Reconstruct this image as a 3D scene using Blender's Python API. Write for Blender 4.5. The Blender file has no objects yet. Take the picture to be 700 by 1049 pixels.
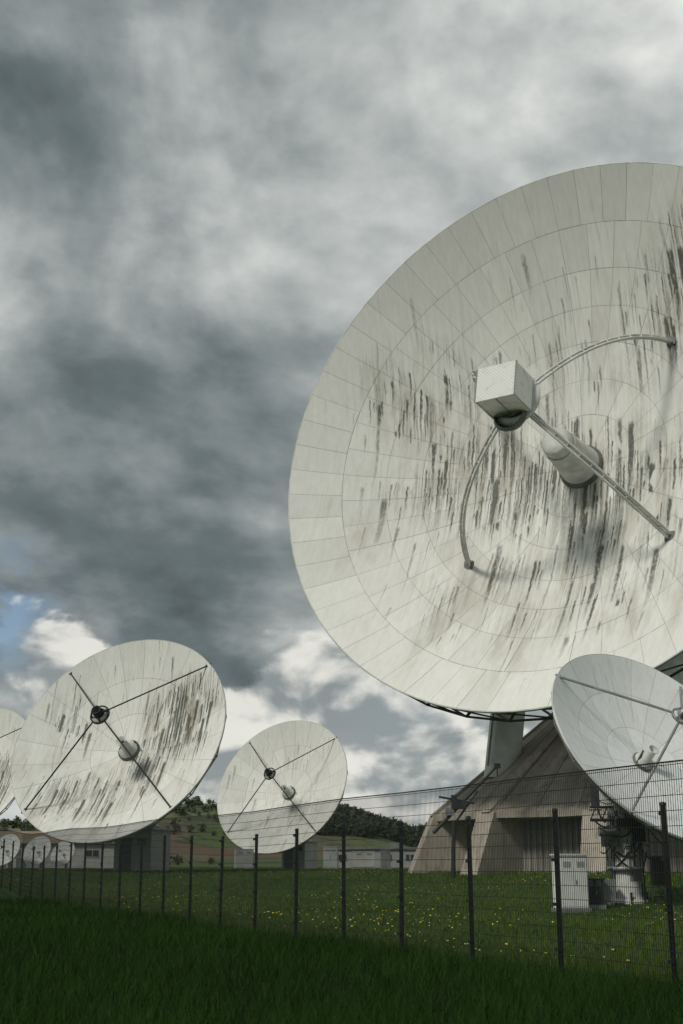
import bpy, math, random
import numpy as np
from mathutils import Vector, Matrix
random.seed(7); rng=np.random.default_rng(7)
scene=bpy.context.scene
scene.view_settings.view_transform='Standard'
scene.view_settings.look='None'
scene.view_settings.exposure=0

# ---------------------------------------------------------------- node helper
class NT:
    def __init__(s,tree): s.t=tree; s.n=tree.nodes; s.l=tree.links
    def _in(s,sock,v):
        if v is None: return
        if isinstance(v,bpy.types.NodeSocket): s.l.new(v,sock)
        else:
            if hasattr(sock,'default_value'):
                try: sock.default_value=v
                except Exception:
                    sock.default_value=(*v,1.0) if len(v)==3 else v
    def m(s,op,a,b=None,c=None,clamp=False):
        n=s.n.new('ShaderNodeMath'); n.operation=op; n.use_clamp=clamp
        s._in(n.inputs[0],a); s._in(n.inputs[1],b); s._in(n.inputs[2],c); return n.outputs[0]
    def vm(s,op,a,b=None,out=0):
        n=s.n.new('ShaderNodeVectorMath'); n.operation=op
        s._in(n.inputs[0],a)
        if b is not None: s._in(n.inputs[1],b)
        return n.outputs[out]
    def comb(s,x,y,z):
        n=s.n.new('ShaderNodeCombineXYZ'); s._in(n.inputs[0],x); s._in(n.inputs[1],y); s._in(n.inputs[2],z); return n.outputs[0]
    def sep(s,v):
        n=s.n.new('ShaderNodeSeparateXYZ'); s._in(n.inputs[0],v); return n.outputs
    def noise(s,vec,scale=1,detail=4,rough=.5,dist=0,color=False):
        n=s.n.new('ShaderNodeTexNoise'); s._in(n.inputs['Vector'],vec)
        n.inputs['Scale'].default_value=scale; n.inputs['Detail'].default_value=detail
        n.inputs['Roughness'].default_value=rough; n.inputs['Distortion'].default_value=dist
        return n.outputs[1] if color else n.outputs[0]
    def mr(s,v,a,b,c=0.,d=1.,smooth=True):
        n=s.n.new('ShaderNodeMapRange'); n.interpolation_type='SMOOTHSTEP' if smooth else 'LINEAR'
        s._in(n.inputs[0],v); n.inputs[1].default_value=a; n.inputs[2].default_value=b
        n.inputs[3].default_value=c; n.inputs[4].default_value=d; return n.outputs[0]
    def mix(s,f,a,b,blend='MIX'):
        n=s.n.new('ShaderNodeMix'); n.data_type='RGBA'; n.blend_type=blend
        s._in(n.inputs[0],f)
        for sock,v in ((n.inputs[6],a),(n.inputs[7],b)):
            if isinstance(v,bpy.types.NodeSocket): s.l.new(v,sock)
            else: sock.default_value=(*v,1.0)
        return n.outputs[2]
    def ramp(s,f,stops):
        n=s.n.new('ShaderNodeValToRGB'); s._in(n.inputs[0],f); e=n.color_ramp.elements
        while len(e)<len(stops): e.new(.5)
        for i,(p,c) in enumerate(stops): e[i].position=p; e[i].color=(*c,1)
        return n.outputs[0]
    def attr(s,name):
        n=s.n.new('ShaderNodeAttribute'); n.attribute_name=name; return n.outputs['Fac']
    def obj(s):
        return s.n.new('ShaderNodeTexCoord').outputs['Object']
    def pos(s):
        return s.n.new('ShaderNodeNewGeometry').outputs['Position']

def newmat(name,rough=.7,spec=.3,metal=0):
    m=bpy.data.materials.new(name); m.use_nodes=True
    b=m.node_tree.nodes['Principled BSDF']
    b.inputs['Roughness'].default_value=rough; b.inputs['Metallic'].default_value=metal
    b.inputs['Specular IOR Level'].default_value=spec
    return m,NT(m.node_tree),b
def bump(nt,b,h,strength=.3,dist=.02):
    n=nt.n.new('ShaderNodeBump'); n.inputs['Strength'].default_value=strength; n.inputs['Distance'].default_value=dist
    nt.l.new(h,n.inputs['Height']); nt.l.new(n.outputs[0],b.inputs['Normal'])

def simple(name,col,rough=.6,var=.25,scale=2.,metal=0,spec=.3):
    m,nt,b=newmat(name,rough,spec,metal)
    n=nt.noise(nt.pos(),scale,3,.6)
    f=nt.mr(n,.3,.7,1-var,1+var*.5,False)
    c=nt.vm('SCALE',(col[0],col[1],col[2])); sc=c.node; nt.l.new(f,sc.inputs['Scale'])
    nt.l.new(c,b.inputs['Base Color'])
    return m

# ---------------------------------------------------------------- mesh helper
class MB:
    def __init__(s): s.v=[]; s.f=[]; s.mi=[]; s.tint=[]; s.sm=[]
    def add(s,vs,fs,mi=0,tint=.5,smooth=False):
        o=len(s.v); s.v+= [tuple(v) for v in vs]
        for f in fs:
            s.f.append(tuple(i+o for i in f)); s.mi.append(mi); s.tint.append(tint); s.sm.append(smooth)
    def box(s,c,size,mi=0,tint=.5,M=None):
        x,y,z=[d/2 for d in size]
        vs=[Vector((sx*x,sy*y,sz*z)) for sx in(-1,1) for sy in(-1,1) for sz in(-1,1)]
        if M is not None: vs=[M@v for v in vs]
        vs=[v+Vector(c) for v in vs]
        s.add(vs,[(0,1,3,2),(4,6,7,5),(0,4,5,1),(2,3,7,6),(0,2,6,4),(1,5,7,3)],mi,tint)
    def tube(s,a,b,r,r2=None,n=8,mi=0,tint=.5,caps=True):
        a=Vector(a); b=Vector(b); r2=r if r2 is None else r2
        d=(b-a).normalized(); u=d.orthogonal().normalized(); w=d.cross(u)
        vs=[]
        for p,rr in((a,r),(b,r2)):
            for i in range(n):
                t=2*math.pi*i/n; vs.append(p+(u*math.cos(t)+w*math.sin(t))*rr)
        s.add(vs,[(i,(i+1)%n,n+(i+1)%n,n+i) for i in range(n)],mi,tint,n>5)
        if caps: s.add(vs,[tuple(reversed(range(n))),tuple(range(n,2*n))],mi,tint)
    def path(s,pts,r,n=8,mi=0):
        for a,b in zip(pts[:-1],pts[1:]): s.tube(a,b,r,n=n,mi=mi)
    def lathe(s,prof,n=32,mi=0,M=None,smooth=True):
        vs=[]
        for r,z in prof:
            for i in range(n):
                t=2*math.pi*i/n; v=Vector((r*math.cos(t),r*math.sin(t),z)); vs.append(M@v if M else v)
        fs=[]
        for k in range(len(prof)-1):
            for i in range(n):
                j=(i+1)%n; fs.append((k*n+i,k*n+j,(k+1)*n+j,(k+1)*n+i))
        s.add(vs,fs,mi,.5,smooth)
    def obj(s,name,mats,parent=None,mw=None):
        me=bpy.data.meshes.new(name); me.from_pydata(s.v,[],s.f)
        for m in mats: me.materials.append(m)
        me.polygons.foreach_set('material_index',s.mi)
        me.polygons.foreach_set('use_smooth',s.sm)
        a=me.attributes.new('tint','FLOAT','FACE'); a.data.foreach_set('value',s.tint)
        me.update(); return place(name,me,parent,mw)
def place(name,me,parent=None,mw=None):
    ob=bpy.data.objects.new(name,me); scene.collection.objects.link(ob)
    if mw is not None: ob.matrix_basis=mw
    if parent is not None:
        ob.parent=parent; ob.matrix_parent_inverse=Matrix.Translation(parent.location).inverted()
    return ob
def empty(name,loc):
    e=bpy.data.objects.new(name,None); e.location=loc; e.empty_display_size=.5; scene.collection.objects.link(e); return e

# ---------------------------------------------------------------- terrain height
def sst(t):
    t=np.clip(t,0,1); return t*t*(3-2*t)
def ground_h(x,y):
    x=np.asarray(x,float); y=np.asarray(y,float)
    s=.92*(x-4.37)+.394*(y-18)
    t=np.maximum((s-8)/15,(y-60)/22)
    und=.05*np.sin(x*.31+y*.17)+.04*np.sin(x*.13-y*.43+1)
    return 1.1*sst(t)+und*sst((y-20)/10)*(1-.6*sst(t))
def gh(x,y): return float(ground_h(x,y))

# ---------------------------------------------------------------- materials
def dish_mat(name,R,amount=1.,off=0.,base=(.76,.77,.72),clusters=(),wash=1.):
    m,nt,b=newmat(name,.55,.25)
    o=nt.obj(); x,y,z=nt.sep(o)[:3]
    k=16./R
    X=nt.m('MULTIPLY',x,k); Y=nt.m('MULTIPLY',y,k)      # normalised to a 16 m radius
    r=nt.m('DIVIDE',nt.vm('LENGTH',nt.comb(x,y,0.),out=1),R)
    mask=None
    for (cx,cy,rx,ry,wt) in clusters:
        dd=nt.vm('LENGTH',nt.comb(nt.m('DIVIDE',nt.m('SUBTRACT',X,cx),rx),nt.m('DIVIDE',nt.m('SUBTRACT',Y,cy),ry),0.),out=1)
        q=nt.mr(dd,.3,1.3,wt,0.); mask=q if mask is None else nt.m('MAXIMUM',mask,q)
    if mask is None: mask=nt.mr(r,.6,.9,.4,.1)
    mask=nt.m('MAXIMUM',mask,nt.mr(r,.55,1.,.22,.05))
    X=nt.m('ADD',X,off)
    brk=nt.mr(nt.noise(nt.comb(X,nt.m('MULTIPLY',Y,.6),off+3),.35,3,.6),.34,.52,.2,1.)
    dm=nt.m('MULTIPLY',mask,brk)
    wob=nt.m('MULTIPLY',nt.noise(nt.comb(nt.m('MULTIPLY',Y,.4),nt.m('MULTIPLY',X,.7),off),.6,2),.4)
    xs=nt.m('ADD',nt.m('ADD',X,wob),nt.m('MULTIPLY',nt.noise(nt.comb(nt.m('MULTIPLY',Y,2.5),X,off),1.,3,.6),.15))
    def drip(cw,chh,dens,seed):
        u=nt.m('DIVIDE',xs,cw); col=nt.m('FLOOR',u)
        fx=nt.m('MULTIPLY',nt.m('ABSOLUTE',nt.m('SUBTRACT',nt.m('SUBTRACT',u,col),.5)),2.)
        hh=nt.m('FRACT',nt.m('MULTIPLY',nt.m('SINE',nt.m('MULTIPLY_ADD',col,12.9898,seed)),437.58))
        yy=nt.m('ADD',nt.m('DIVIDE',Y,chh),hh)
        row=nt.m('FLOOR',yy); fr=nt.m('SUBTRACT',yy,row)
        h=nt.m('FRACT',nt.m('MULTIPLY',nt.m('SINE',nt.m('ADD',nt.m('MULTIPLY',col,78.233),nt.m('MULTIPLY_ADD',row,37.719,seed))),437.585))
        h=nt.m('ABSOLUTE',h); h2=nt.m('FRACT',nt.m('MULTIPLY',h,17.3))
        on=nt.mr(nt.m('SUBTRACT',nt.m('MULTIPLY_ADD',dm,dens,h),1.),0.,.12)
        hw=nt.m('MULTIPLY',nt.m('MULTIPLY_ADD',h2,.55,.22),nt.m('MULTIPLY_ADD',fr,.7,.3))
        ac=nt.mr(nt.m('SUBTRACT',fx,hw),-.3,.12,1.,0.)
        ln=nt.mr(nt.m('SUBTRACT',fr,nt.m('MULTIPLY',h2,.4)),0.,.45)
        v=nt.m('MULTIPLY',nt.m('MULTIPLY',ln,nt.m('POWER',fr,.5)),nt.mr(fr,.94,1.,1.,0.))
        return nt.m('MULTIPLY',nt.m('MULTIPLY',on,ac),v)
    S=nt.m('MAXIMUM',nt.m('MAXIMUM',drip(.66,7.5,.75,1.3),drip(.36,5.2,.85,5.1)),nt.m('MULTIPLY',drip(.2,3.4,.9,9.7),.8))
    s3=nt.mr(nt.noise(nt.comb(nt.m('MULTIPLY',xs,4.5),nt.m('MULTIPLY',Y,.12),off),1.,4,.65),.45,.60)
    gr=nt.mr(nt.noise(nt.comb(nt.m('MULTIPLY',X,8.),nt.m('MULTIPLY',Y,3.),1.),1.,4,.7),.35,.55,.5,1.)
    S=nt.m('MULTIPLY',nt.m('ADD',nt.m('MULTIPLY',S,nt.m('MULTIPLY_ADD',mask,.6,.4)),nt.m('MULTIPLY',nt.m('MULTIPLY',s3,nt.m('POWER',dm,1.3)),.55)),gr)
    S=nt.m('MULTIPLY',S,amount,clamp=True)
    w=nt.mr(nt.noise(nt.comb(nt.m('MULTIPLY',X,.6),nt.m('MULTIPLY',Y,.22),off+9),.8,5,.65),.42,.72,0.,.75)
    low=nt.mr(Y,5.,-9.,.2,1.)
    w=nt.m('MULTIPLY',nt.m('MULTIPLY',w,low),nt.mr(r,.75,.97,1.,.3))
    w=nt.m('MAXIMUM',w,nt.m('MULTIPLY',mask,nt.mr(nt.noise(nt.comb(X,nt.m('MULTIPLY',Y,.25),off+5),.9,6,.7),.40,.62,.08,.75)))
    fine=nt.noise(nt.comb(nt.m('MULTIPLY',X,3.),nt.m('MULTIPLY',Y,.8),2.),1.5,4,.7)
    t=nt.attr('tint')
    br=nt.m('MULTIPLY',nt.mr(t,0.,1.,.93,1.03,False),nt.mr(fine,.3,.7,.92,1.04,False))
    c=nt.vm('SCALE',base); nt.l.new(br,c.node.inputs['Scale'])
    c=nt.mix(nt.m('MULTIPLY',w,min(1,.85*wash)),c,(.40,.375,.305))
    c=nt.mix(nt.m('MULTIPLY',S,.9),c,(.055,.061,.045))
    nt.l.new(c,b.inputs['Base Color'])
    return m
M_white=simple('white_paint',(.74,.75,.72),.5,.15,1.5)
M_off=simple('weathered_white_steel',(.58,.59,.55),.5,.3,1.2)
M_back=simple('reflector_back_grey',(.30,.31,.29),.7,.3,.6)
M_gap=simple('seam_sealant',(.27,.275,.25),.9,.2,.6)
M_dark=simple('dark_steel',(.035,.04,.04),.5,.3,3)
M_bowl=simple('grey_green_primer',(.13,.145,.125),.5,.3,3)
M_grey=simple('galvanised_steel',(.28,.29,.29),.45,.3,2,metal=.4)
M_fence=simple('fence_green_coating',(.010,.014,.012),.5,.3,3)
M_glass=simple('window_glass',(.03,.04,.05),.12,.1,1,spec=.6)
M_tan=simple('tan_roof',(.25,.20,.13),.8,.3,.5)
M_bwall=simple('plaster_white',(.50,.50,.47),.8,.25,.4)
M_cab=simple('grey_cabinet',(.36,.37,.36),.6,.2,.8)
M_door=simple('door_grey_green',(.14,.17,.16),.6,.2,1)
def louvre_mat():
    m,nt,b=newmat('perforated_white_panel',.5)
    o=nt.sep(nt.obj())
    n=nt.noise(nt.obj(),2.,4)
    hole=nt.m('MULTIPLY',nt.m('SINE',nt.m('MULTIPLY',o[0],34.)),nt.m('SINE',nt.m('MULTIPLY',o[1],34.)))
    c=nt.mix(nt.mr(hole,.55,.8,0.,.6),(.76,.77,.73),(.3,.3,.28))
    c=nt.mix(nt.mr(n,.5,.75,0.,.45),c,(.38,.36,.3))
    nt.l.new(c,b.inputs['Base Color']); return m
M_perf=louvre_mat()
def concrete():
    m,nt,b=newmat('board_marked_concrete',.85,.2)
    p=nt.pos(); t=nt.attr('tint')
    n=nt.noise(p,.35,5,.65); n2=nt.noise(nt.vm('MULTIPLY',p,(2.5,2.5,.5)),1.,5,.7)
    c=nt.mix(t,(.33,.295,.24),(.50,.455,.385))
    c=nt.mix(nt.mr(n,.4,.65,0.,.6),c,(.27,.24,.19))
    c=nt.mix(nt.mr(n2,.48,.72,0.,.65),c,(.13,.12,.10))
    nt.l.new(c,b.inputs['Base Color']); bump(nt,b,n2,.4,.03); return m
M_conc=concrete()
def corr():
    m,nt,b=newmat('corrugated_brown_wall',.6)
    t=nt.attr('tint'); n=nt.noise(nt.pos(),.8,4)
    c=nt.mix(t,(.20,.19,.165),(.33,.315,.28)); c=nt.mix(nt.mr(n,.4,.7,0.,.5),c,(.15,.145,.125))
    nt.l.new(c,b.inputs['Base Color']); return m
M_corr=corr()

# ---------------------------------------------------------------- dish builder
def frame(C,N):
    N=Vector(N).normalized(); up=Vector((0,0,1)); y=(up-N*up.dot(N)).normalized(); x=y.cross(N)
    M=Matrix((( x.x,y.x,N.x,C[0]),(x.y,y.y,N.y,C[1]),(x.z,y.z,N.z,C[2]),(0,0,0,1))); return M
def reflector(parent,M,R,dep,rings,counts,gap,mat,nback=24,thick=.22,ribr=.05,hubr=.2,endr=.985,endz=None,bmat=None):
    zf=lambda r:-dep+dep*(r/R)**2
    b=MB()
    for i,n in enumerate(counts):
        r0,r1=rings[i]*R+gap/2,rings[i+1]*R-gap/2
        na=max(2,int(math.ceil(96/n))); nr=3
        for k in range(n):
            vs=[]; lift=random.uniform(-.006,.008)*(R/16)
            for a in range(nr+1):
                r=r0+(r1-r0)*a/nr; g=gap/2/r
                for c in range(na+1):
                    t=2*math.pi*k/n+g+(2*math.pi/n-2*g)*c/na
                    vs.append((r*math.cos(t),r*math.sin(t),zf(r)+lift))
            fs=[(a*(na+1)+c,a*(na+1)+c+1,(a+1)*(na+1)+c+1,(a+1)*(na+1)+c) for a in range(nr) for c in range(na)]
            b.add(vs,[(f[0],f[3],f[2],f[1]) for f in fs],0,random.random(),True)
    b.obj('reflector_panels',[mat],parent,M)
    b=MB()
    prof=[(r*R,zf(r*R)-.03) for r in np.linspace(rings[0],1,28)]
    b.lathe(prof,96,0)
    prof2=[(r*R,zf(r*R)-.05-thick*.4) for r in np.linspace(rings[0],.998,14)]
    b.lathe(prof2,96,1)
    b.lathe([(R*1.0,-.05-thick*.4),(R*1.0,.0),(R*1.004,.004),(R*1.004,-.05-thick*.4)],120,2)
    b.obj('backing_shell',[M_gap,M_back,M_off],parent,M)
    b=MB(); zb=-dep-thick*.4-R*.22
    P=lambda r,z,t:(r*math.cos(t),r*math.sin(t),z)
    ez=-.19*R*.35 if endz is None else endz
    for k in range(nback):
        t=2*math.pi*(k+.5)/nback
        nseg=5; rs=np.linspace(hubr*R,endr*R,nseg+1)
        top=[(r,zf(r)-.1-thick*.5) for r in rs]
        bot=[(r,zb+(ez-zb)*((r-rs[0])/(rs[-1]-rs[0]))**1.2) for r in rs]
        for i in range(nseg):
            b.tube(P(*bot[i],t),P(*bot[i+1],t),ribr,n=5)
            b.tube(P(*top[i],t),P(*top[i+1],t),ribr*.8,n=5)
            b.tube(P(*bot[i],t),P(*top[i+1],t),ribr*.7,n=4)
            b.tube(P(*bot[i+1],t),P(*top[i+1],t),ribr*.7,n=4)
        t2=2*math.pi*(k+1.5)/nback
        for i in (2,3,4,5):
            b.tube(P(*bot[i],t),P(*bot[i],t2),ribr*.8,n=4)
            b.tube(P(*top[i],t),P(*bot[i],t2),ribr*.6,n=4)
    b.lathe([(0.01,zb-.1),(hubr*R*1.05,zb-.1),(hubr*R*1.05,zf(hubr*R)-.15)],32,1)
    b.obj('back_structure',[bmat or M_grey,M_off],parent,M)
    return zb

def small_station(C,N,R,depf=.26,mat=None,legang=(45,135,225,315),strut=None,struts_mat=None,ped='hut',name='satellite_dish',nb=16,gap=None):
    M=frame(C,N); Nn=Vector(N).normalized()
    dep=depf*R
    e=empty(name,(0,0,0))
    axis=Vector(C)-Nn*(dep+R*.34)
    gx,gy=axis.x,axis.y; gz=gh(gx,gy)
    e.location=(gx,gy,gz)
    rings=[.09,.36,.68,1.0]; cnt=[12,24,24]
    zb=reflector(e,M,R,dep,rings,cnt,gap or .013*R/7,mat,nback=nb,ribr=.045*R/7,thick=.2*R/7,hubr=.2)
    b=MB(); zf=.33*R; rs=.075*R; sr=strut or .05*R/7
    for a in legang:
        t=math.radians(a); p=Vector((.985*R*math.cos(t),.985*R*math.sin(t),-.02*R)); q=Vector((rs*.8*math.cos(t),rs*.8*math.sin(t),zf))
        b.tube(p,q,sr,n=6,mi=0)
        b.box(p,(.3*R/7,.3*R/7,.12*R/7),0)
    b.lathe([(0.005,zf-.035*R),(rs*.5,zf-.03*R),(rs,zf),(rs,zf+.012*R),(rs*.55,zf+.02*R)],24,1)
    b.lathe([(rs*.60,zf+.018*R),(rs*.55,zf+.09*R),(rs*.45,zf+.09*R),(rs*.4,zf+.03*R),(.005,zf+.03*R)],24,0)
    b.lathe([(rs*1.02,zf-.004*R),(rs*1.18,zf-.004*R),(rs*1.18,zf+.016*R),(rs*1.02,zf+.016*R),(rs*1.02,zf-.004*R)],24,0)
    for a in (20,110,200,290):
        t=math.radians(a); b.tube((rs*1.1*math.cos(t),rs*1.1*math.sin(t),zf),(rs*.5*math.cos(t),rs*.5*math.sin(t),zf+.085*R),.008*R,n=5)
    b.tube((rs*.6,0,zf+.05*R),(rs*1.5,.1*rs,zf+.07*R),.012*R,n=6)
    b.obj('feed_support',[struts_mat or M_dark,M_off],e,M)
    b=MB()
    b.lathe([(.092*R,-dep-.05*R/7),(.085*R,-dep+.04*R),(.045*R,-dep+.06*R),(.036*R,-dep+.15*R),(.048*R,-dep+.18*R),(.042*R,-dep+.18*R),(.02*R,-dep+.14*R)],24,0)
    b.lathe([(.094*R,-dep+.0*R),(.1*R,-dep+.01*R),(.1*R,-dep+.02*R),(.09*R,-dep+.03*R)],24,2)
    b.tube((.03*R,.09*R,-dep),(.1*R,.02*R,-dep+.12*R),.008*R,mi=1)
    b.tube((-.03*R,.05*R,-dep+.1*R),(-.09*R,-.02*R,-dep+.02*R),.008*R,mi=1)
    b.obj('feed_horn',[M_off,M_dark,M_bowl],e,M)
    b=MB(); ax=axis
    sd=Vector((Nn.y,-Nn.x,0)).normalized(); back=Vector((-Nn.x,-Nn.y,0)).normalized()
    Rm=Matrix((( sd.x,back.x,0),(sd.y,back.y,0),(0,0,1)))
    if ped=='hut':
        hb=min(2.6,(ax.z-gz)*.4); wd=R*.36
        b.box((gx,gy,gz+hb/2-.1),(wd,wd,hb+.2),0,M=Rm)
        b.box((gx,gy,gz+hb+.08),(wd+.3,wd+.3,.12),1,M=Rm)
        b.box(Vector((gx,gy,gz+1.05))-back*(wd/2+.02)+sd*.5,(.85,.06,2.0),2,M=Rm)
        b.box(Vector((gx,gy,gz+1.8))-back*(wd/2+.02)-sd*.6,(.6,.06,.4),3,M=Rm)
        base=gz+hb+.14
    else:
        base=gz
    mb=Matrix.Translation((gx,gy,0))
    b.lathe([(R*.17,base),(R*.17,base+.1),(R*.12,base+.25),(R*.105,ax.z-R*.2),(R*.15,ax.z-R*.17),(R*.15,ax.z-R*.1),(.01,ax.z-R*.1)],24,1,mb)
    for s in(-1,1):
        b.box(ax+sd*s*R*.14-Vector((0,0,R*.02)),(R*.04,R*.2,R*.26),1,M=Rm)
        b.tube(ax+sd*s*R*.14,ax+sd*s*R*.2,R*.04,mi=4,n=12)
    b.tube(Vector((gx,gy,base+(ax.z-base)*.35))+back*R*.05,M@Vector((0,-.35*R,zb*.75)),.022*R,mi=4)
    b.tube(ax,M@Vector((0,0,zb)),.13*R,n=16,mi=1)
    b.box(Vector((gx,gy,ax.z-R*.05))+back*R*.2,(R*.22,R*.14,R*.2),4,M=Rm)
    b.obj('pedestal',[M_bwall,M_off,M_door,M_glass,M_dark],e)
    return e,M,axis,sd,back,gz

D1=dish_mat('dish_paint_a',9.5,1.7,11.,clusters=((6,3,6,5.5,1.25),(-3,-6,7,4,.7),(-7,3,3.5,5,.5),(2,-3,5,4,.85)),wash=1.15)
D3=dish_mat('dish_paint_b',8.5,1.,31.,clusters=((4,-4,5,5,.6),(0,6,5,3,.4)),wash=1.)
D4=dish_mat('dish_paint_c',8.5,1.5,57.,clusters=((4,-2,6,7,1.1),))
DR=dish_mat('dish_paint_d',5.,.25,77.,base=(.80,.82,.81),wash=.35)
small_station((-13.95,81.4,9.25),(-.309,-.856,.441),7.2,mat=D1)
small_station((-5.45,119,8.4),(-.418,-.813,.395),6.5,mat=D3)
small_station((-33.1,117,9.45),(-.36,-.83,.42),6.5,mat=D4)
for (x,y,r) in((-27.1,108,1.35),(-25.0,110,1.3),(-23.3,112,1.15)):
    small_station((x,y,gh(x,y)+r*1.15),(-.38,-.83,.42),r,mat=DR,ped='col',nb=8,gap=.01)
eR,MR,axR,sdR,bkR,gzR=small_station((9.92,41,5.22),(.405,-.70,.567),3.75,mat=DR,strut=.045,struts_mat=M_grey,ped='col')
b=MB()
g=gh(axR.x,axR.y); ax=axR
for k in range(8):
    t=k*math.pi/4
    b.tube((ax.x+.62*math.cos(t),ax.y+.62*math.sin(t),g),(ax.x+.62*math.cos(t),ax.y+.62*math.sin(t),g+.35),.04,mi=0)
b.lathe([(.5,g+1.0),(.58,g+1.0),(.58,g+1.12),(.5,g+1.12)],24,1,Matrix.Translation((ax.x,ax.y,0)))
b.box((ax.x+.95,ax.y-.5,g+1.0),(.5,.35,.9),0); b.box((ax.x-.55,ax.y-.45,g+1.9),(.45,.4,.35),0)
b.box((ax.x-.75,ax.y-.75,g+.4),(.45,.4,.7),1); b.box((ax.x+.2,ax.y-.7,g+.85),(.25,.2,.35),0)
b.box((ax.x+.35,ax.y-.62,g+2.1),(.35,.3,.5),0); b.box((ax.x-.1,ax.y-.7,g+2.45),(.6,.35,.28),0)
b.tube((ax.x-.9,ax.y-.55,g+2.2),(ax.x-.3,ax.y-.55,g+2.2),.16,n=14,mi=1)
b.tube((ax.x+.5,ax.y-.6,g+2.75),(ax.x+.5,ax.y-.6,g+3.25),.13,n=14,mi=0)
for i in range(34):
    a=Vector((ax.x+random.uniform(-.9,.9),ax.y-.6+random.uniform(-.3,.3),g+random.uniform(1.5,3.2)))
    c=a+Vector((random.uniform(-.8,.8),random.uniform(-.3,.3),random.uniform(-1.0,.5)))
    mid=(a+c)/2-Vector((0,0,.25)); pts=[(1-t)**2*a+2*t*(1-t)*mid+t*t*c for t in np.linspace(0,1,6)]
    b.path(pts,random.choice((.016,.022,.03)),5,0)
b.tube((ax.x-1.1,ax.y-.35,g+2.55),(ax.x+1.1,ax.y-.35,g+2.55),.05,mi=0)
b.tube((ax.x-1.1,ax.y-.35,g+2.95),(ax.x+1.1,ax.y-.35,g+2.95),.035,mi=0)
for i in range(7):
    b.tube((ax.x-1.1+.36*i,ax.y-.35,g+2.55),(ax.x-.92+.36*i if i<6 else ax.x+1.06,ax.y-.35,g+2.95),.022,mi=0)
for dx in(-.5,-.42,.44,.52): b.tube((ax.x+dx,ax.y-.25,g),(ax.x+dx*.9,ax.y-.25,g+2.7),.03,mi=0)
for dx in(.75,1.15): b.tube((ax.x+dx,ax.y-.2,g),(ax.x+dx,ax.y-.2,g+2.6),.025,mi=1)
for i in range(9): b.tube((ax.x+.75,ax.y-.2,g+.25+.27*i),(ax.x+1.15,ax.y-.2,g+.25+.27*i),.016,mi=1)
b.box((ax.x-1.1,ax.y-.9,g+.12),(1.6,.16,.12),1)
b.obj('drive_machinery',[M_dark,M_grey],eR)
b=MB()
b.lathe([(.6,g-.1),(.6,g+.12),(.5,g+.2),(.46,g+.3),(.44,g+2.6)],28,0,Matrix.Translation((ax.x,ax.y,0)))
b.obj('column_casing',[M_off],eR)

# ---------------------------------------------------------------- big antenna
C=Vector((9.9,63.5,23.8)); N=Vector((-.56,-.805,.195)).normalized(); R=15.6; dep=.38*R
M=frame(C,N)
DB=dish_mat('big_dish_paint',16.,1.45,3.,clusters=((-4,0,8,4.5,1.05),(-9,4.5,4,4.5,.9),(2.5,-2,6,5,.95),(7,8,5,4.5,.8),(9,0,4,5,.9),(1,6,5,4,.5),(-1,-8,9,4,.55)),wash=1.)
PX,PY=16.5,74.5; gz=gh(PX,PY)
big=empty('large_satellite_dish',(PX,PY,gz))
zb=reflector(big,M,R,dep,[.075,.2,.33,.46,.58,.70,.84,1.0],[12,24,24,48,48,48,60],.014,DB,nback=40,ribr=.085,thick=.3,hubr=.2,endr=1.0,endz=-1.7,bmat=M_bowl)
b=MB(); zv=-dep
b.lathe([(1.15,zv+.25),(1.12,zv+.5),(.85,zv+3.1),(.82,zv+3.3),(.7,zv+3.42),(.4,zv+3.46),(.005,zv+3.46)],32,0)
b.lathe([(1.32,zv-.05),(1.3,zv+.14),(1.2,zv+.25),(1.14,zv+.28)],32,1)
b.lathe([(.92,zv+2.7),(.96,zv+2.72),(.95,zv+2.82),(.9,zv+2.84)],32,0)
b.obj('central_feed_tube',[M_off,M_bowl],big,M)
b=MB(); zs=zv+.50*R
def bez(p,c,q,n=18): return [(1-t)**2*p+2*t*(1-t)*c+t*t*q for t in np.linspace(0,1,n)]
for a in (45,135,225,315):
    t=math.radians(a); rad=Vector((math.cos(t),math.sin(t),0)); z=Vector((0,0,1)); sd=Vector((-math.sin(t),math.cos(t),0))
    r0=.52*R; p=rad*r0+z*(zv+dep*.27); q=rad*1.15+z*(zs-.1); c=(p+q)/2+rad*.11*R+z*.12*R
    for s in(-.12,.12):
        b.path(bez(p+sd*s,c+sd*s,q+sd*s),.07,6)
    b.path(bez(p-rad*.16,c-rad*.16-z*.1,q-z*.1),.05,6)
    pts=bez(p,c,q,13)
    for u in pts[1:-1]: b.tube(u-sd*.15,u+sd*.15,.045,n=5)
    b.box(p,(.5,.5,.2),1)
b.obj('feed_arms',[M_off,M_bowl],big,M)
b=MB()
b.lathe([(.01,zs-.55),(.6,zs-.48),(1.05,zs-.3),(1.35,zs),(1.4,zs+.08),(1.2,zs+.2),(.8,zs+.3)],40,0)
b.obj('subreflector',[M_white],big,M)
b=MB()
b.box((0,0,zs+1.25),(2.2,1.8,1.8),0); b.box((0,0,zs+2.18),(2.3,1.9,.06),0)
for s in(-1,1):
    b.box((s*1.12,0,zs+.35),(.06,1.9,.06),1)
    b.box((s*1.06,-.92,zs+1.25),(.07,.05,1.8),1)
    b.box((s*1.1,0,zs+2.22),(.07,1.9,.04),2)
b.box((0,-.93,zs+1.25),(.03,.03,1.7),2)
b.path(bez(Vector((-1.1,.9,zs+1.9)),Vector((-2.3,2.0,zs+1.6)),Vector((-1.3,.6,zs+.4)),9),.06,6,1)
b.path(bez(Vector((-1.1,.5,zs+1.9)),Vector((-2.3,1.6,zs+1.6)),Vector((-1.3,.2,zs+.4)),9),.06,6,1)
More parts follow.
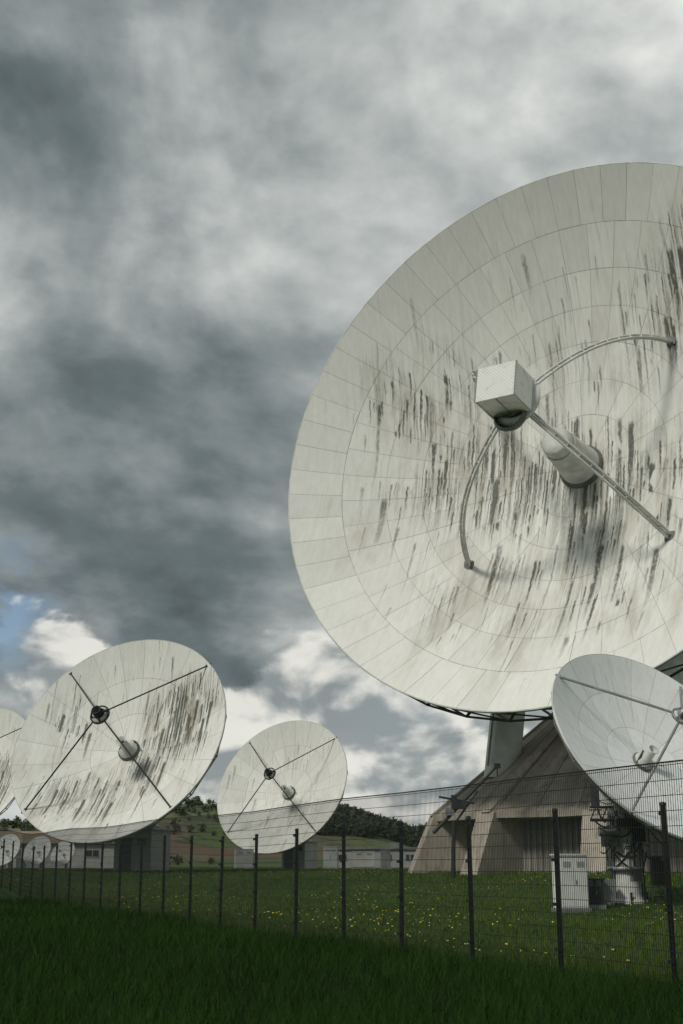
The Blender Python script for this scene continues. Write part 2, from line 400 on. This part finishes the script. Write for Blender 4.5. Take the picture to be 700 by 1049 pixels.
b.lathe([(.005,zs-.1),(.75,zs-.1),(.95,zs+.25),(.8,zs+.45)],24,3,Matrix.Translation((-.1,-.9,0.1)))
b.lathe([(.95,zs+.25),(1.05,zs+.3),(1.05,zs+.45)],24,3)
b.obj('feed_housing',[M_perf,M_off,M_gap,M_bowl],big,M)
b=MB(); ax=M@Vector((0,0,zb-1.5)); sd=Vector((N.y,-N.x,0)).normalized(); back=Vector((-N.x,-N.y,0)).normalized()
Rm=Matrix((( sd.x,back.x,0),(sd.y,back.y,0),(0,0,1)))
b.tube(M@Vector((0,0,zb-.05)),ax-N*2.5,2.4,2.2,n=24,mi=0)
topz=gz+14.5
b.lathe([(3.3,gz+9.3),(3.3,topz-.3),(3.9,topz-.1),(3.9,topz+1.0),(3.2,topz+1.2),(3.2,topz+1.7),(.01,topz+1.7)],32,0,Matrix.Translation((PX,PY,0)))
for s in(-1,1):
    b.box(Vector((PX,PY,topz+3.2))+sd*s*2.9,(.9,3.2,4.6),0,M=Rm)
    b.tube(ax+sd*s*2.2,ax+sd*s*3.7,.8,n=16,mi=1)
b.tube(Vector((PX,PY,topz+.5))-back*3.0,M@Vector((0,-6.0,zb+.9)),.28,mi=0)
b.tube((8.7,72,gz+4.9),(9.6,72.3,gz+11.5),.95,.95,n=20,mi=2)
b.tube((7.9,71.2,gz+5.6),(8.6,71.4,gz+10.5),.06,mi=1)
for k in range(40):
    t=2*math.pi*k/40; t2=2*math.pi*(k+1)/40; f=lambda t,r,z:(PX+r*math.cos(t),PY+r*math.sin(t),z)
    b.tube(f(t,4.7,topz),f(t,4.7,topz+1.1),.035,n=4,mi=1)
    for z in(.0,.55,1.1): b.tube(f(t,4.7,topz+z),f(t2,4.7,topz+z),.035,n=4,mi=1)
b.lathe([(3.5,topz-.12),(4.8,topz-.12),(4.8,topz-.02),(3.5,topz-.02)],40,1,Matrix.Translation((PX,PY,0)))
b.obj('mount',[M_off,M_grey,M_white],big)
# concrete base
b=MB(); ns=12; H=9.5; hl=3.0; rot=math.radians(8)
def rr(h): return 12.9-(1.3/3)*h if h<=hl else 11.6-(8.1/6.5)*(h-hl)
def pt(k,r,h,lat=0.):
    t=rot+2*math.pi*k/ns; return Vector((PX+r*math.cos(t)-lat*math.sin(t),PY+r*math.sin(t)+lat*math.cos(t),gz+h))
for k in range(ns):
    n=13
    for i in range(n):
        f0,f1=i/n,(i+1)/n
        tnt=random.random(); off=random.uniform(0,.05); nseg=3
        for j in range(nseg):
            h0=hl+(H-hl)*j/nseg; h1=hl+(H-hl)*(j+1)/nseg
            a0=pt(k,rr(h0)+off,h0).lerp(pt(k+1,rr(h0)+off,h0),f0); a1=pt(k,rr(h0)+off,h0).lerp(pt(k+1,rr(h0)+off,h0),f1)
            c0=pt(k,rr(h1)+off,h1).lerp(pt(k+1,rr(h1)+off,h1),f0); c1=pt(k,rr(h1)+off,h1).lerp(pt(k+1,rr(h1)+off,h1),f1)
            b.add([a0,a1,c1,c0],[(0,1,2,3)],0,min(1,max(0,tnt+random.uniform(-.15,.15))))
    ri=rr(hl)-1.9; w=.6
    vs=[]
    for lat in(-w,w):
        vs+=[pt(k,ri,-.5,lat),pt(k,rr(-.5)+.06,-.5,lat),pt(k,rr(hl)+.06,hl,lat),pt(k,ri,hl,lat)]
    b.add(vs,[(0,3,2,1),(4,5,6,7),(1,2,6,5),(0,4,7,3),(2,3,7,6)],0,.85)
    vs=[]
    for lat in(-.3,.3):
        vs+=[pt(k,rr(hl)-.3,hl,lat),pt(k,rr(hl)+.16,hl,lat),pt(k,rr(H)+.16,H,lat*.6),pt(k,rr(H)-.3,H,lat*.6)]
    b.add(vs,[(0,3,2,1),(4,5,6,7),(1,2,6,5),(0,4,7,3)],0,.7)
    A0=pt(k,rr(hl)+.1,hl-.3); A1=pt(k+1,rr(hl)+.1,hl-.3); B0=pt(k,rr(hl)+.1,hl+.02); B1=pt(k+1,rr(hl)+.1,hl+.02)
    I0=pt(k,ri,hl-.3); I1=pt(k+1,ri,hl-.3)
    b.add([A0,A1,B1,B0,I0,I1],[(0,1,2,3),(0,4,5,1)],0,.6)
    b.add([B0,B1,pt(k+1,rr(hl)-.2,hl+.02),pt(k,rr(hl)-.2,hl+.02)],[(0,1,2,3)],0,.6)
    W0=pt(k,ri+.1,-.5); W1=pt(k+1,ri+.1,-.5); nc=30; d=(W1-W0)/nc; nrm=Vector((d.y,-d.x,0)).normalized()
    for i in range(nc):
        a=W0+d*i+nrm*(.05 if i%2 else 0); c=W0+d*(i+1)+nrm*(.05 if i%2 else 0); u=Vector((0,0,hl+.2))
        b.add([a,c,c+u,a+u],[(0,1,2,3)],1,.2+.6*(i%2))
        e2=c-nrm*(.05 if i%2 else -.05); b.add([c,e2,e2+u,c+u],[(0,1,2,3)],1,.1)
b.lathe([(rr(H)+.15,gz+H),(.01,gz+H+.01)],12,0,Matrix.Translation((PX,PY,0)),False)
b.obj('concrete_base',[M_conc,M_corr],big)

p0=Vector((5.3,64,gh(5.3,64))); bm=empty('service_crane',p0); b=MB()
b.tube(p0,p0+Vector((.1,0,2.7)),.12,.09,mi=0)
q=p0+Vector((2.3,.4,5.3)); b.tube(p0+Vector((-.9,0,2.1)),q,.09,.06,mi=0)
b.box(p0+Vector((.35,0,3.4)),(.7,.5,.35),0); b.box(p0+Vector((-.1,0,3.1)),(.4,.4,.35),1); b.box(p0+Vector((.1,-.1,3.75)),(.25,.3,.25),0)
b.tube(p0+Vector((-.6,0,3.8)),p0+Vector((1.1,0,3.5)),.05,mi=0)
b.tube(p0+Vector((.1,0,2.5)),p0+Vector((1.3,.2,4.1)),.05,mi=0)
b.box(q,(.3,.3,.22),0); b.tube(q,q-Vector((0,0,.5)),.03,mi=0)
b.obj('boom',[M_dark,M_grey],bm)

# ---------------------------------------------------------------- cabinets
def cabinet(x,y,w,d,h,yaw=0,mat=M_white,name='equipment_cabinet'):
    g=gh(x,y); e=empty(name,(x,y,g)); b=MB(); Rz=Matrix.Rotation(yaw,3,'Z')
    b.box((x,y,g+.06),(w+.1,d+.1,.16),1,M=Rz)
    b.box((x,y,g+.12+h/2),(w,d,h),0,M=Rz)
    b.box((x,y,g+.14+h),(w+.08,d+.08,.05),0,M=Rz)
    for s in(-1,1):
        b.box(Vector((x,y,g+.12+h/2))+Rz@Vector((s*w*.245,-d/2-.008,0)),(w*.465,.02,h*.92),0,M=Rz)
        for i in range(6): b.box(Vector((x,y,g+.12+h*.78+i*.03))+Rz@Vector((s*w*.245,-d/2-.022,0)),(w*.28,.008,.01),1,M=Rz)
    b.box(Vector((x,y,g+.12+h*.5))+Rz@Vector((.05,-d/2-.03,0)),(.025,.03,.12),1,M=Rz)
    b.obj('housing',[mat,M_grey,M_dark],e); return e
cabinet(6.95,41.0,.9,.6,1.55,.25)
cabinet(7.75,41.6,.55,.5,.75,0,M_dark)
cabinet(-8.3,114,1.5,1.2,1.5,.2,M_cab); cabinet(-.9,114,1.2,1,1.7,-.1,M_cab); cabinet(1.9,116,1.8,1.2,1.3,.1,M_bwall); cabinet(3.6,110,.8,.8,1.4,0,M_grey)

# ---------------------------------------------------------------- buildings
def hall(x,y,w,d,h,yaw,wall,roof,nwin,name,pitch=.0,doors=1):
    g=gh(x,y)-.05; e=empty(name,(x,y,g)); Rz=Matrix.Rotation(yaw,3,'Z'); P=lambda a,bb,c:Vector((x,y,g))+Rz@Vector((a,bb,c))
    b=MB(); b.box(P(0,0,h/2),(w,d,h),0,M=Rz); b.obj('walls',[wall],e)
    b=MB()
    if pitch>0:
        o=.4; vs=[P(-w/2-o,-d/2-o,h),P(w/2+o,-d/2-o,h),P(w/2+o,d/2+o,h),P(-w/2-o,d/2+o,h),P(-w/2-o,0,h+pitch),P(w/2+o,0,h+pitch)]
        b.add(vs,[(0,1,5,4),(2,3,4,5),(0,4,3),(1,2,5),(0,3,2,1)],0)
    else:
        b.box(P(0,0,h+.12),(w+.4,d+.4,.24),0,M=Rz); b.box(P(w*.2,0,h+.5),(w*.12,d*.3,.6),0,M=Rz)
    b.obj('roof',[roof],e)
    b=MB()
    for i in range(nwin):
        a=-w/2+w*(i+.5)/nwin
        b.box(P(a,-d/2-.01,h*.6),(w/nwin*.35,.06,h*.26),0,M=Rz); b.box(P(a,-d/2-.03,h*.45),(w/nwin*.4,.1,.06),1,M=Rz)
        b.box(P(a,-d/2-.045,h*.6),(.05,.03,h*.26),1,M=Rz)
    b.obj('windows',[M_glass,M_off],e)
    b=MB()
    for i in range(doors): b.box(P(-w*.3+i*w*.3+w/nwin*.5,-d/2-.02,.95),(1.0,.08,1.9),0,M=Rz)
    b.obj('door',[M_door],e)
    return e
hall(-31,150,19,10,2.6,.05,M_bwall,M_tan,5,'operations_building',1.4)
hall(4,152,10,7,2.0,-.05,M_cab,M_grey,4,'equipment_building')

# ---------------------------------------------------------------- ground
def grass_ground():
    m,nt,b=newmat('grass_ground',.9,.1)
    p=nt.pos(); n=nt.noise(p,.12,4,.6); n2=nt.noise(p,2.5,4,.7); s=nt.sep(p)
    c=nt.mix(nt.mr(n,.35,.65),(.026,.062,.011),(.055,.092,.019))
    c=nt.mix(nt.mr(n2,.4,.7,0.,.7),c,(.022,.040,.010))
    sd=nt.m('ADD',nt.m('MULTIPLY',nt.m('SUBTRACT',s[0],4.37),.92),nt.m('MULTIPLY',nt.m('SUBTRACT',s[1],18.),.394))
    c=nt.mix(nt.mr(sd,-.3,.4,1.,0.),c,(.008,.024,.005))  # ground before the fence darkened: foreground shade put into the colour
    far=nt.mr(s[1],190.,230.)
    v=nt.n.new('ShaderNodeTexVoronoi'); nt.l.new(nt.vm('MULTIPLY',p,(.008,.016,0)),v.inputs['Vector']); v.inputs['Scale'].default_value=1.
    vc=nt.sep(v.outputs['Color'])[0]
    fc=nt.ramp(vc,[(0.,(.07,.13,.035)),(.35,(.11,.16,.045)),(.55,(.17,.12,.08)),(.8,(.08,.12,.04))])
    fc=nt.mix(nt.mr(n2,.3,.8,0.,.3),fc,(.05,.06,.03))
    c=nt.mix(far,c,fc)
    nt.l.new(c,b.inputs['Base Color']); bump(nt,b,n2,.5,.08); return m
M_ground=grass_ground()
xs=np.unique(np.concatenate([np.linspace(-4000,-120,40),np.linspace(-120,120,160),np.linspace(120,4000,40)]))
ys=np.unique(np.concatenate([np.linspace(-600,-10,15),np.linspace(-10,160,150),np.linspace(160,1500,50),np.linspace(1500,9000,20)]))
def grid_mesh(name,xs,ys,hf,mat):
    X,Y=np.meshgrid(xs,ys); Z=hf(X,Y); v=np.stack([X.ravel(),Y.ravel(),Z.ravel()],1)
    nx,ny=len(xs),len(ys); i=np.arange(nx-1)[None,:]+nx*np.arange(ny-1)[:,None]; i=i.ravel()
    f=np.stack([i,i+1,i+nx+1,i+nx],1)
    me=bpy.data.meshes.new(name); me.from_pydata(v.tolist(),[],f.tolist()); me.materials.append(mat)
    me.polygons.foreach_set('use_smooth',[True]*len(f)); me.update(); return place(name,me)
grid_mesh('ground',xs,ys,ground_h,M_ground)

hx=np.array([-900,-600,-400,-254,-180,-140,-105,-70,-4,25,54,100,180,400,900.]); hz=np.array([12,20,26,30,33,40,47,40,34,30,19,12,9,10,6.])
def hill_h(X,Y):
    base=np.interp(X,hx,hz)
    nz=1.6*np.sin(X*.045+Y*.01)+1.2*np.sin(X*.09+1.3+Y*.02)+.6*np.sin(X*.21)
    return .9+(base+nz)*np.exp(-((Y-1000)/170.)**2)-.9*(np.abs(Y-1000)>420)*2
def hillmat():
    m,nt,b=newmat('hill_fields',.95,.05)
    p=nt.pos(); v=nt.n.new('ShaderNodeTexVoronoi'); nt.l.new(nt.vm('MULTIPLY',p,(.022,.012,.03)),v.inputs['Vector']); v.inputs['Scale'].default_value=1.
    vc=nt.sep(v.outputs['Color'])[0]; s=nt.sep(p)
    c=nt.ramp(vc,[(0.,(.07,.12,.045)),(.3,(.11,.15,.06)),(.45,(.17,.14,.10)),(.7,(.075,.105,.055)),(.85,(.15,.145,.085))])  # field colours kept slightly bluer: distance haze painted into them
    n=nt.noise(p,.05,5,.7)
    yy=nt.m('ADD',s[1],nt.m('MULTIPLY',s[0],.25))
    pl=nt.m('MULTIPLY',nt.mr(yy,735.,738.),nt.mr(yy,780.,783.,1.,0.)); pl=nt.m('MULTIPLY',pl,nt.mr(s[0],-230.,-228.))
    c=nt.mix(nt.mr(n,.49,.62,0.,.8),c,(.05,.065,.04))
    c=nt.mix(pl,c,nt.mix(n,(.12,.085,.06),(.19,.14,.10)))
    nt.l.new(c,b.inputs['Base Color']); return m
grid_mesh('hills',np.linspace(-900,900,240),np.linspace(560,1440,60),hill_h,hillmat())

def fast_tris(name,P,tint,mat,parent=None):
    n=len(P)//3; me=bpy.data.meshes.new(name)
    me.vertices.add(len(P)); me.vertices.foreach_set('co',P.astype(np.float32).ravel())
    me.loops.add(3*n); me.loops.foreach_set('vertex_index',np.arange(3*n,dtype=np.int32))
    me.polygons.add(n); me.polygons.foreach_set('loop_start',np.arange(0,3*n,3,dtype=np.int32))
    a=me.attributes.new('tint','FLOAT','FACE'); a.data.foreach_set('value',tint.astype(np.float32))
    me.materials.append(mat); me.update(calc_edges=True); return place(name,me,parent)
def leafmat(name,a,b2):
    m,nt,b=newmat(name,.8,.1); nt.l.new(nt.mix(nt.attr('tint'),a,b2),b.inputs['Base Color']); return m
def woods(name,pts,mat,size):
    P=[];T=[]
    for (x,y,z,h) in pts:
        n=70; d=rng.normal(size=(n,3)); d/=np.linalg.norm(d,axis=1)[:,None]; d*=rng.uniform(.4,1.,(n,1))
        c=np.array([x,y,z+h*.55])+d*np.array([h*.42,h*.42,h*.5])
        tri=c[:,None,:]+rng.normal(size=(n,3,3))*size*h/10
        P.append(tri.reshape(-1,3)); T.append(np.clip(.5+.35*d[:,2]+rng.normal(size=n)*.15+rng.normal()*.2,0,1))
    return fast_tris(name,np.concatenate(P),np.concatenate(T),mat)
pts=[]
for i in range(800):
    x=rng.uniform(-40,110); y=rng.uniform(860,1010)
    pts.append((x,y,float(hill_h(x,y))-1,rng.uniform(6,11)))
for i in range(520):
    x=rng.uniform(-300,-60); y=rng.choice([850,900,935,960,1000])+rng.normal()*9
    if math.sin(x*.05+y)>-.1: pts.append((x,y,float(hill_h(x,y))-1,rng.uniform(3,7)))
woods('wooded_hillside',pts,leafmat('woodland',(.035,.046,.03),(.075,.095,.052)),1.1)  # woodland greens shifted bluer, haze put into the leaf colour
pts=[]
for i in range(150):
    x=rng.uniform(-150,120); y=330+rng.normal()*8+ (40 if i%3 else 0)
    if math.sin(x*.09)>.1: pts.append((x,y,1.,rng.uniform(1.5,3.2)))
woods('hedgerow',pts,leafmat('hedge',(.02,.035,.015),(.06,.09,.03)),1.1)

# ---------------------------------------------------------------- grass blades
def blades(name,n,ymin,ymax,hmin,hmax,w,cond,mat,p=1.):
    u=rng.uniform(0,1,n); y=ymin+(ymax-ymin)*u**p; x=rng.uniform(-1,1,n)*(y*.31+3)
    s=.92*(x-4.37)+.394*(y-18); k=cond(s); x,y=x[k],y[k]; n=len(x)
    z=ground_h(x,y)-.01; clump=.6+.8*(.5+.5*np.sin(x*2.3+np.sin(y*1.7)*2)*np.sin(y*2.1+np.cos(x*1.3)*2))
    h=rng.uniform(hmin,hmax,n)*clump; a=rng.uniform(0,2*np.pi,n); ww=w*rng.uniform(.6,1.3,n)*(y/20)**.6
    dx,dy=np.cos(a)*ww,np.sin(a)*ww; lx,ly=rng.normal(size=n)*h*.4,rng.normal(size=n)*h*.4
    P=np.empty((n,3,3)); P[:,0]=np.stack([x-dx,y-dy,z],1); P[:,1]=np.stack([x+dx,y+dy,z],1); P[:,2]=np.stack([x+lx,y+ly,z+h],1)
    big=.5+.5*np.sin(x*.5+1.3*np.sin(y*.31))*np.sin(y*.37+np.cos(x*.6))
    t=np.clip(rng.uniform(0,1,n)*.5+.25*(clump-.6)/.8+.3*big,0,1)
    return fast_tris(name,P.reshape(-1,3),t,mat)
gA=leafmat('shaded_uncut_grass',(.006,.022,.003),(.026,.066,.010)); gB=leafmat('meadow_grass',(.030,.072,.012),(.115,.16,.034))  # uncut grass greens are darkened to paint in the foreground shade
blades('shaded_uncut_grass',230000,11,62,.10,.30,.006,lambda s:s<.15,gA,1.6)
blades('meadow_grass',260000,17,100,.05,.17,.008,lambda s:s>=.15,gB,1.4)
def flowers(name,n,col,size):
    y=18+75*rng.uniform(0,1,n)**1.2; x=rng.uniform(-1,1,n)*(y*.31+2); s=.92*(x-4.37)+.394*(y-18)
    k=(s>.8)&(np.sin(x*.7+1)+np.sin(y*.35+x*.2)+rng.normal(size=n)*.8>.5); x,y=x[k],y[k]; z=ground_h(x,y)+rng.uniform(.08,.18,len(x)); b=MB()
    for a,c,d in zip(x,y,z):
        r=size*random.uniform(.5,1.2); tz=random.uniform(-.6,-.1)
        v=[(a,c,d+.012)]+[(a+r*math.cos(t),c+r*math.sin(t)*.8,d+math.sin(t)*r*-tz) for t in np.linspace(0,2*math.pi,7)[:-1]]
        b.add(v,[(0,i,i%6+1) for i in range(1,7)],0)
        b.add([(a-.003,c,d-.14),(a+.003,c,d-.14),(a,c,d)],[(0,1,2)],1)
    b.obj(name,[col,gB])
flowers('dandelion_flowers',3000,simple('dandelion_yellow',(.70,.56,.03),.7,.1),.028)
flowers('daisy_flowers',1200,simple('daisy_white',(.7,.7,.65),.7,.1),.017)

# ---------------------------------------------------------------- fence
ST=Vector((-1.08,2.52,0)); P0=Vector((4.37,18.,0)); L=ST.length; dr=ST.normalized(); nr=Vector((dr.y,-dr.x,0))
fe=empty('wire_mesh_fence',P0)
b=MB(); K0,K1=-4,34
PG=lambda k:Vector((P0.x+ST.x*k,P0.y+ST.y*k,gh(P0.x+ST.x*k,P0.y+ST.y*k)))
Rf=Matrix(((dr.x,nr.x,0),(dr.y,nr.y,0),(0,0,1)))
for k in range(K0,K1+1):
    p=PG(k); lx,ly=random.uniform(-.03,.03),random.uniform(-.03,.03); hp=2.36+random.uniform(-.03,.03)
    b.tube(p-Vector((0,0,.2)),p+Vector((lx,ly,hp)),.040,n=8,mi=0); b.lathe([(.045,hp),(.043,hp+.04),(.005,hp+.05)],8,0,Matrix.Translation(p+Vector((lx,ly,0))))
    for h in(.35,1.0,1.65,2.25): b.box(p+Vector((0,0,h))+nr*-.04,(.10,.05,.05),0,M=Rf)
b.obj('posts',[M_fence],fe)
b=MB(); fo=nr*-.06; HT=2.92
for k in range(K0,K1):
    a=PG(k)+fo; c=PG(k+1)+fo; nw=54 if k<18 else 27
    hw=.0052 if k<18 else .008
    for i in range(nw):
        p=a.lerp(c,(i+.5)/nw); q=p+Vector((0,0,HT))
        vs=[p-dr*hw+Vector((0,0,.05)),p+nr*hw+Vector((0,0,.05)),p+dr*hw+Vector((0,0,.05)),q-dr*hw,q+nr*hw,q+dr*hw]
        b.add(vs,[(0,1,4,3),(1,2,5,4),(2,0,3,5)],0)
    for j in range(15):
        h=.08+j*.2
        b.tube(a+Vector((0,0,h)),c+Vector((0,0,h)),.006,n=4,caps=False)
    b.tube(a+Vector((0,0,HT)),c+Vector((0,0,HT)),.013,n=4,caps=False)
b.obj('mesh_panels',[M_fence],fe)

# ---------------------------------------------------------------- world / sun
sunv=Vector((-.50,-.52,.69)).normalized()
w=bpy.data.worlds.new('World'); scene.world=w; w.use_nodes=True
nt=NT(w.node_tree); bg=nt.n['Background']
sky=nt.n.new('ShaderNodeTexSky'); sky.sky_type='NISHITA'; sky.sun_disc=False
sky.sun_elevation=math.asin(sunv.z); sky.sun_rotation=math.atan2(sunv.x,sunv.y)
d=nt.n.new('ShaderNodeTexCoord').outputs['Generated']; dn=nt.vm('NORMALIZE',d); X,Y,Z=nt.sep(dn)[:3]
zs_=nt.m('POWER',nt.m('MAXIMUM',Z,.001),.72)
p=nt.comb(X,Y,nt.m('MULTIPLY',zs_,1.5))
n1=nt.noise(p,3.4,8,.53,.25)
n1b=nt.noise(nt.vm('ADD',p,(.022,0,.05)),3.4,4,.53,.25)
n2=nt.noise(nt.vm('ADD',p,(3.,7.,1.)),10.,6,.55,.15)
n2b=nt.noise(nt.vm('ADD',p,(3.01,7.,1.022)),10.,3,.55,.15)
def blob(az,el,w0,amp):
    az,el=math.radians(az),math.radians(el); c=(math.sin(az)*math.cos(el),math.cos(az)*math.cos(el),math.sin(el))
    dist=nt.vm('DISTANCE',dn,c,out=1)
    return nt.mr(dist,0.,w0,amp,0.)
T=nt.m('ADD',nt.m('MULTIPLY',nt.m('SUBTRACT',n1,.5),1.1),nt.m('MULTIPLY',nt.m('SUBTRACT',n2,.5),.36))
T=nt.m('ADD',T,nt.m('MULTIPLY',nt.m('SUBTRACT',n1,n1b),1.2))
T=nt.m('ADD',T,nt.m('MULTIPLY',nt.m('SUBTRACT',n2,n2b),.5))
L=nt.m('MULTIPLY_ADD',T,nt.mr(Z,.12,.34,1.2,.85),.60)
for az,el,w0,a in((-9,18,.28,-.36),(-2,12.5,.17,-.24),(-15,36,.26,-.30),(11,33,.46,.26),(-17,25,.12,.14),(4,19,.12,.04)):
    L=nt.m('ADD',L,blob(az,el,w0,a))
col=nt.ramp(L,[(.0,(.08,.102,.108)),(.25,(.13,.16,.168)),(.5,(.25,.28,.283)),(.75,(.455,.48,.47)),(1.,(.70,.71,.68))])
q=nt.comb(X,Y,nt.m('MULTIPLY',Z,1.55))
cu=nt.noise(q,11.,7,.52,.2); cub=nt.noise(nt.vm('ADD',q,(.006,0,.028)),11.,3,.52,.2)
band=nt.m('ADD',nt.m('ADD',blob(-13.,9.3,.14,.42),blob(.5,6.6,.19,.46)),nt.m('ADD',blob(-5.5,4.,.14,.2),nt.mr(Z,.0,.24,.05,-.35)))
cm=nt.mr(nt.m('ADD',cu,band),.60,.69)
cl=nt.mr(nt.m('ADD',nt.m('MULTIPLY',nt.m('SUBTRACT',cu,cub),2.6),nt.m('MULTIPLY',cu,.9)),.22,.75)
ccol=nt.mix(cl,(.25,.28,.29),(.76,.75,.69))
skyc=nt.vm('SCALE',sky.outputs[0]); skyc.node.inputs['Scale'].default_value=.08
hole=nt.m('MULTIPLY',nt.mr(nt.noise(nt.vm('ADD',p,(2.2,7.7,0)),7.,5,.55,.3),.48,.58),
    nt.m('ADD',nt.m('ADD',blob(-16.,10.6,.08,1.6),blob(9.3,38.3,.06,3.5)),blob(3.5,6,.10,.7)),clamp=True)
fin=nt.mix(hole,col,skyc)
fin=nt.mix(nt.m('MULTIPLY',cm,.88),fin,ccol)
nt.l.new(fin,bg.inputs['Color']); bg.inputs['Strength'].default_value=1.1

sl=bpy.data.lights.new('sun','SUN'); sl.energy=2.0; sl.angle=math.radians(10); sl.color=(1,.95,.87)
so=bpy.data.objects.new('sun',sl); scene.collection.objects.link(so); so.rotation_euler=(-sunv).to_track_quat('-Z','Y').to_euler()

# ---------------------------------------------------------------- camera
cd=bpy.data.cameras.new('camera'); cd.sensor_fit='VERTICAL'; cd.sensor_height=36; cd.lens=45.6; cd.clip_end=20000; cd.clip_start=.1
co=bpy.data.objects.new('camera',cd); scene.collection.objects.link(co); co.location=(0,0,1.6); co.rotation_euler=(math.radians(90+15.15),0,0)
scene.camera=co
